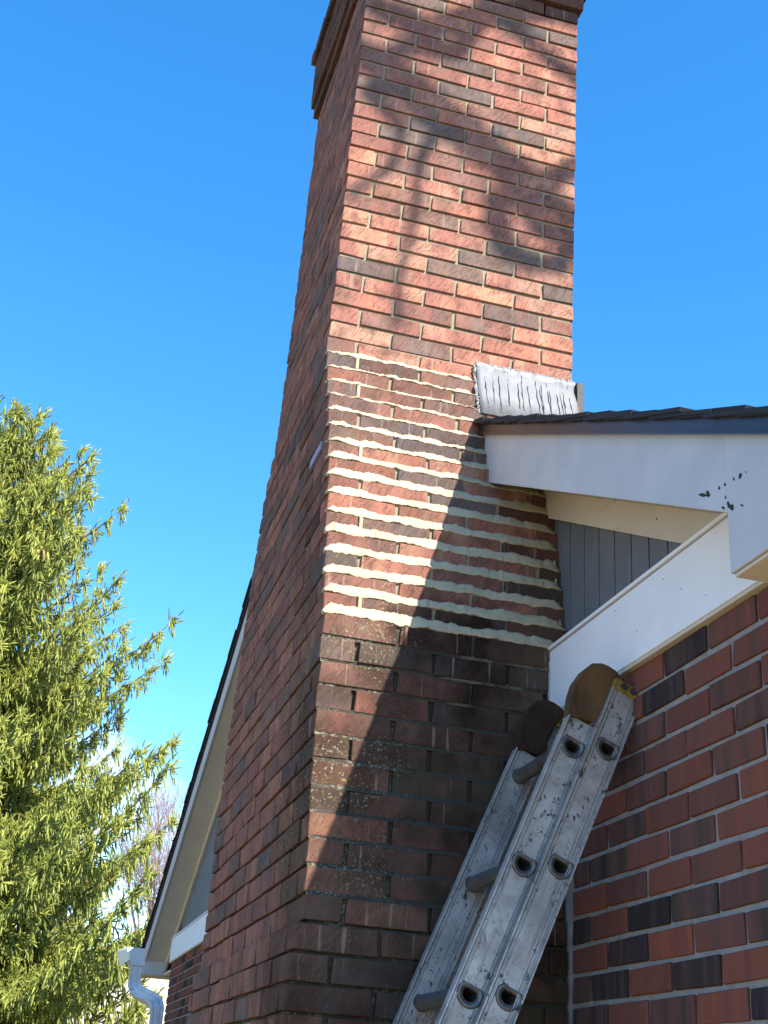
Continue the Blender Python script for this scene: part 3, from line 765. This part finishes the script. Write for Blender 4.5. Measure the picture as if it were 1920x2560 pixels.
for yc in (0.03, WD+.03):
    b = MB(); n = len(mitt); V = []; prof = [(.90, -.25), (.975, -.235), (1.0, -.18), (1.0, .18), (.975, .235), (.90, .25)]
    cv, cu = -.2, 2.0
    for s_, dy in prof:
        for (v, u) in mitt:
            k_ = s_ if u > 1.3 else 1.0
            V.append(LP(cv+(v-cv)*k_, cu+(u-cu)*k_, yc+dy*(1 if u > 1.2 else .8)+.02*math.sin(u*5+v*4)))
    F = [(i*n+j, i*n+(j+1) % n, (i+1)*n+(j+1) % n, (i+1)*n+j) for i in range(len(prof)-1) for j in range(n)]
    F += [tuple(range(n)), tuple(range((len(prof)-1)*n, len(prof)*n))]
    b.add(V, F); o = b.build('rubber_mitt', M_MITT if yc < 1 else M_MITT2, lad)
for yc in (-.30, WD+.15):
    b = MB(); b.hexa([LP(v, u, y) for v in (.34, 1.53) for y in (yc-.16, yc+.24) for u in (2.58, 2.92)])
    cap_ = b.build('end_cap', M_YEL, lad, bevel=.002)
    for v in (.72, 1.1):
        b = MB(); b.tube([LP(v, 2.75, yc-.16), LP(v, 2.75, yc-.19)], .009, 10); b.build('rivet', M_BLK, cap_)

# ------------------------------------------------------------------ trees
def leaf_mat(name, a, b_, trans=.25):
    g = NG(name, .6, spec=.3)
    at = g.n('ShaderNodeAttribute', attribute_name='tone', attribute_type='INSTANCER')
    c = g.ramp(at.outputs['Fac'], [(0, a), (.55, tuple((x+y)/2 for x, y in zip(a, b_))), (1, b_)])
    g.out(c)
    tr = g.n('ShaderNodeBsdfTranslucent'); g.l(c, tr.inputs['Color']); ms_ = g.n('ShaderNodeMixShader'); ms_.inputs[0].default_value = trans
    o = g.t.nodes['Material Output']; g.l(g.b.outputs[0], ms_.inputs[1]); g.l(tr.outputs[0], ms_.inputs[2]); g.l(ms_.outputs[0], o.inputs['Surface'])
    return g.m
M_NEEDLE = leaf_mat('spruce_needles', (.13, .17, .03), (.50, .52, .11), .22)
M_BARK = simple('spruce_bark', (.06, .045, .035), (.14, .11, .09), 30, .95, bs=.8, bd=.01)
M_TWIG = simple('bare_twigs', (.16, .115, .10), (.27, .20, .18), 20, .9)
M_CONE = simple('spruce_cone', (.22, .12, .05), (.34, .2, .09), 80, .8)

def shoot_template(seed):
    """a needle-covered twig end: slim spindle bristling with flat needles, unit length along +z"""
    r = np.random.RandomState(seed); T_ = []
    n = 5; V = []; rings = ((0, .009), (.25, .030), (.75, .028), (1.0, .006))
    for z, q in rings:
        for j in range(n): V.append((q*math.cos(6.283*j/n), q*math.sin(6.283*j/n), z))
    for i in range(3):
        for j in range(n):
            a, b_, c, d = i*n+j, i*n+(j+1) % n, (i+1)*n+(j+1) % n, (i+1)*n+j; T_ += [(a, b_, c), (a, c, d)]
    for k in range(22):
        z = r.uniform(0, 1); a = r.uniform(0, 6.283); l = .080*(1-.3*z); w = .0085
        dx, dy = math.cos(a), math.sin(a); i0 = len(V)
        V += [(dx*.012-dy*w, dy*.012+dx*w, z), (dx*.012+dy*w, dy*.012-dx*w, z), (dx*l, dy*l, z+.11)]; T_.append((i0, i0+1, i0+2))
    return np.array(V), np.array(T_)
TEMPL = [shoot_template(i) for i in range(4)]

def spruce(loc, H, seed, parent, zmin=0.6, dens=1.0):
    r = np.random.RandomState(seed)
    shoots = []          # pos, dir, length, tone
    limbs = []
    loc = np.array(loc, float)
    nb_ = int(380*dens)
    heights = np.sort(r.uniform(.05, .985, nb_)**1.0)
    for hi, hf in enumerate(heights):
        z = hf*H
        if z < zmin: continue
        prof_ = (1-hf)**.80
        Lb = .45+4.5*prof_*r.uniform(.52, 1.12)
        a = hi*2.399963+r.uniform(-.3, .3); d = np.array([math.cos(a), math.sin(a), 0.])
        up0 = .75*hf-.08+r.uniform(-.06, .06); n = max(5, int(Lb/.16)); pts_ = []
        for i in range(n+1):
            s_ = i/n
            pts_.append(loc+np.array([0, 0, z])+d*(Lb*s_)+np.array([0, 0, Lb*(up0*s_-.42*(1-hf)*math.sin(s_*2.4)*.62+.24*max(0, s_-.62)**1.3*2.2)]))
        limbs.append(np.array(pts_))
        perp = np.array([-d[1], d[0], 0])
        for i in range(1, n+1):
            s_ = i/n; base = pts_[i]; w = Lb*.30*(1-s_)**.7+.10
            if s_ < .18: continue
            for sd in (-1, 1):
                for rep in range(2):
                    l2 = w*r.uniform(.55, 1.15)
                    dd = d*.75+perp*sd*r.uniform(.55, 1.1)+np.array([0, 0, r.uniform(-.15, .3)]); dd /= np.linalg.norm(dd)
                    m_ = max(1, int(l2/.12)); q = base+r.uniform(-.04, .04, 3)
                    for k in range(m_):
                        e = q+dd*.12
                        shoots.append((q, dd+r.uniform(-.25, .25, 3), r.uniform(.10, .14), r.uniform(.35, 1)))
                        for hng in range(4):          # pendulous side shoots
                            dn = dd*.35+perp*r.uniform(-.4, .4)+np.array([0, 0, -1.0 if r.rand() < .68 else .35])
                            shoots.append((q+r.uniform(-.03, .03, 3), dn+r.uniform(-.25, .25, 3), r.uniform(.08, .15), r.uniform(.15, .9)))
                            if r.rand() < .42: shoots.append((q+dn/np.linalg.norm(dn)*.12, dn+r.uniform(-.2, .2, 3), r.uniform(.08, .13), r.uniform(.1, .75)))
                        dd = dd+np.array([0, 0, -.10]); dd /= np.linalg.norm(dd); q = e
            shoots.append((base, d+np.array([0, 0, .25])+r.uniform(-.3, .3, 3), .16, r.uniform(.4, 1)))
        for k in range(7):         # upturned tips
            dn = d*.5+np.array([0, 0, .8])+r.uniform(-.6, .6, 3)
            shoots.append((pts_[-1]+r.uniform(-.04, .04, 3), dn, r.uniform(.12, .22), r.uniform(.5, 1)))
    for k in range(60):
        z = H*(1-.10*r.rand()**1.5); dn = np.array([r.uniform(-.6, .6), r.uniform(-.6, .6), 1]); shoots.append((loc+np.array([0, 0, z-.1]), dn, .2, r.uniform(.5, 1)))
    return shoots, limbs

def build_shoots(name, shoots, mat, parent, thick=.98):
    pos_ = np.array([s_[0] for s_ in shoots]); dr = np.array([s_[1] for s_ in shoots]); dr /= np.linalg.norm(dr, axis=1)[:, None]
    ln = np.array([s_[2] for s_ in shoots]); tn = np.array([s_[3] for s_ in shoots])
    ref = np.tile([0., 0, 1], (len(dr), 1)); ref[np.abs(dr[:, 2]) > .9] = [1, 0, 0]
    a = np.cross(dr, ref); a /= np.linalg.norm(a, axis=1)[:, None]; b_ = np.cross(dr, a)
    me = bpy.data.meshes.new(name); me.vertices.add(len(pos_)); me.vertices.foreach_set('co', pos_.ravel().astype(np.float32))
    s_ = .165*thick*1.9; sc = np.stack([np.full(len(ln), s_), np.full(len(ln), s_), ln], 1)
    for nm, ty, dat in (('dir', 'FLOAT_VECTOR', dr), ('siz', 'FLOAT_VECTOR', sc)):
        me.attributes.new(nm, ty, 'POINT').data.foreach_set('vector', dat.ravel().astype(np.float32))
    me.attributes.new('tone', 'FLOAT', 'POINT').data.foreach_set('value', tn.astype(np.float32))
    me.attributes.new('kin', 'INT', 'POINT').data.foreach_set('value', (np.arange(len(ln)) % len(TEMPL)).astype(np.int32))
    me.materials.append(mat); o = bpy.data.objects.new(name, me); C.objects.link(o)
    o.parent = parent; o.matrix_parent_inverse = parent.matrix_world.inverted(); o['kind'] = 'stuff'
    gt = bpy.data.node_groups.new('needle_shoots', 'GeometryNodeTree')
    gt.interface.new_socket('Geometry', in_out='INPUT', socket_type='NodeSocketGeometry'); gt.interface.new_socket('Geometry', in_out='OUTPUT', socket_type='NodeSocketGeometry')
    A = gt.nodes.new; K = gt.links.new; gi = A('NodeGroupInput'); go = A('NodeGroupOutput')
    def attr(nm, ty): q = A('GeometryNodeInputNamedAttribute'); q.data_type = ty; q.inputs['Name'].default_value = nm; return q.outputs['Attribute']
    gg = A('GeometryNodeGeometryToInstance')
    for w, (tv, tf) in reversed(list(enumerate(TEMPL))):
        tv = tv.copy(); tm = bpy.data.meshes.new('shoot'); tm.from_pydata(tv.tolist(), [], tf.tolist()); tm.materials.append(mat)
        to = bpy.data.objects.new('shoot', tm); oi = A('GeometryNodeObjectInfo'); oi.inputs['Object'].default_value = to; K(oi.outputs['Geometry'], gg.inputs[0])
    al = A('FunctionNodeAlignRotationToVector'); al.axis = 'Z'; K(attr('dir', 'FLOAT_VECTOR'), al.inputs['Vector'])
    ip = A('GeometryNodeInstanceOnPoints'); ip.inputs['Pick Instance'].default_value = True
    K(gi.outputs[0], ip.inputs['Points']); K(gg.outputs[0], ip.inputs['Instance']); K(attr('kin', 'INT'), ip.inputs['Instance Index'])
    K(al.outputs[0], ip.inputs['Rotation']); K(attr('siz', 'FLOAT_VECTOR'), ip.inputs['Scale'])
    sm_ = A('GeometryNodeSetMaterial'); sm_.inputs['Material'].default_value = mat; K(ip.outputs[0], sm_.inputs['Geometry']); K(sm_.outputs[0], go.inputs[0])
    md_ = o.modifiers.new('shoots', 'NODES'); md_.node_group = gt; return o


TX, TY = -2.75, 14.6
tree = thing('spruce_tree', 'tall green spruce with drooping needle twigs, left of the house beyond the gutter', 'tree', (TX, TY, 0))
sh, limbs = spruce((TX, TY, 0), 10.1, 5, tree)
build_shoots('needle_foliage', sh, M_NEEDLE, tree)
b = MB(); b.tube([(TX, TY, 0), (TX+.03, TY, 3), (TX, TY+.03, 7), (TX, TY, 10.2)], [.22, .18, .09, .015], 10); b.build('trunk', M_BARK, tree, smooth=True)
for lb in limbs:
    b = MB(); k = len(lb); b.tube([tuple(p) for p in lb[::2]], [.030*(1-i/(len(lb[::2])))+.005 for i in range(len(lb[::2]))], 5); b.build('branch', M_BARK, tree)
r = np.random.RandomState(3)
for i in range(26):
    lb = limbs[r.randint(len(limbs)//3, len(limbs))]; p = lb[-r.randint(1, 4)]+r.uniform(-.06, .06, 3)
    b = MB(); b.tube([tuple(p), tuple(p+np.array([0, 0, -.04])), tuple(p+np.array([.005, 0, -.10])), tuple(p+np.array([.01, 0, -.15]))], [.006, .018, .02, .006], 7); b.build('cone', M_CONE, tree, smooth=True)

def bare(name, label, loc, H, seed, spread=.5, lv=6, r0=.09, kids=3, twig=.004, group=None, mat=M_TWIG, first=.25):
    t = thing(name, label, 'tree', loc, group); rr = random.Random(seed)
    big = MB(); small = MB()
    def grow(p, d, ln, rad, k):
        pts_ = [p]; q = p; dd = d
        for i in range(4):
            dd = (dd+Vector((rr.uniform(-.12, .12), rr.uniform(-.12, .12), rr.uniform(-.02, .10)))).normalized(); q = q+dd*ln/4; pts_.append(q)
        tgt = big if k < 2 else small
        tgt.tube(pts_, [rad*(1-.38*i/4) for i in range(5)], 7 if k < 2 else 4 if k < 4 else 3, cap=False)
        if k >= lv: return
        for j in range(kids+(1 if k > 2 else 0)):
            s_ = rr.uniform(.35, 1.0) if j else 1.0
            b0 = pts_[min(4, int(s_*4))]
            nd = (dd+Vector((rr.uniform(-1, 1), rr.uniform(-1, 1), rr.uniform(-.35, .55)))*spread*(1.0 if j else .45)).normalized()
            grow(b0, nd, ln*rr.uniform(.62, .86), max(twig, rad*(.62 if j == 0 else .48)), k+1)
    grow(Vector(loc), Vector((0, 0, 1)), H*first, r0, 0)
    big.build('trunk', mat, t, smooth=True, fixn=False); small.build('twigs', mat, t, kind='stuff', fixn=False)
    return t
bare('bare_tree', 'leafless pinkish twiggy tree behind the spruce, just left of the rake board', (2.2, 31, 0), 13.2, 11, .55, 6, .16, 3, .006, first=.24)
bare('bare_tree', 'leafless tree standing farther left behind the spruce crown', (-2.6, 34, 0), 13.0, 23, .55, 6, .16, 3, .006, first=.24)

# tree on the sunny side whose bare limbs dapple the top of the stack (outside the frame)
oak = bare('bare_tree', 'leafless oak behind the photographer, casting branch shadows on the upper chimney', (4.4, -6.6, 0), 11.5, 8, .50, 5, .24, 3, .012, mat=M_BARK, first=.30)
def shade(pts_, rad, root=False):
    q = [Vector(P(x, 6.7, z))-SUN*(5.8+.3*math.sin(x*.5+z*.3)) for x, z in pts_]
    if root: q = [Vector((4.4, -6.6, 3.2)), Vector((3.9, -5.8, 4.6)), Vector((3.2, -4.6, 6.0))]+q
    b = MB(); b.tube(q, [rad*(1-.5*i/len(q))*rnd.uniform(.85, 1.15) for i in range(len(q))], 7); b.build('branch', M_BARK, oak, smooth=True)
shade([(8, 24.5), (4, 26.3), (1.6, 27.6), (-.8, 30.0), (-3.2, 31.5), (-5.6, 33.0), (-8.2, 35.0), (-11, 36)], .106, True)
shade([(8, 24.5), (8.6, 31), (6, 32.5), (3, 31.2), (.8, 29.5), (-1.2, 28.0), (-2.0, 26)], .062)
shade([(-.8, 30.0), (-1.6, 28), (-1.0, 25), (.2, 24.2), (2.8, 24.6)], .056)
shade([(-5.6, 33.0), (-4.9, 32), (-5.9, 29), (-6.0, 25), (-6.6, 21), (-6.4, 18.5)], .030)
shade([(8.6, 31), (9, 38), (5, 43), (1, 42.6), (-3, 40.5), (-6, 38.6), (-9, 39.2), (-12, 41)], .078)
shade([(-3, 40.5), (-4, 37.5), (-7.5, 36.6), (-11, 33.5)], .055)
shade([(8.8, 35), (5, 37), (2.4, 38.2), (-.5, 40.2), (-4, 43)], .042)
shade([(-8.2, 35.0), (-9, 33), (-7, 31), (-7.4, 28.2), (-9.4, 26)], .036)

# ------------------------------------------------------------------ neighbouring house low behind the spruce
nh = thing('neighbouring_house', 'distant house with a light tan shingle roof, low behind the spruce under the gutter', 'house', (1, 30, 0))
b = MB(); b.hexa([(x, y, z) for x in (-5.0, 5.5) for y in (26, 34) for z in (0, 2.5)])
b.build('wall', simple('tan_render', (.35, .3, .24), (.45, .38, .3), 3), nh)
Mt = simple('tan_shingle', (.40, .34, .27), (.56, .49, .40), 30, .9)
nr_ = MB(); nr_.hexa([(x, y, z) for x in (-5.4, 5.9) for (y, z) in ((25.5, 2.35), (25.5, 2.45), (30, 4.25), (30, 4.35))]); nr_.hexa([(x, y, z) for x in (-5.4, 5.9) for (y, z) in ((30, 4.25), (30, 4.35), (34.5, 2.35), (34.5, 2.45))])
nro = nr_.build('roof', Mt, nh)
sm = MB()
for i in range(32):
    y = 25.45+i*.143; z = 2.46+(y-25.5)*.4222
    x = -5.42+(i % 3)*.1
    while x < 5.9:
        x1 = x+.3
        sm.hexa([(xx, yy, zz) for xx in (x+.006, x1-.006) for yy, zz in ((y, z), (y, z+.025), (y+.17, z+.072), (y+.17, z+.08))]); x = x1
sm.build('shingle', Mt, nro, kind='stuff')
print("tris", sum(len(o.data.polygons) for o in bpy.data.objects if o.type=="MESH"))
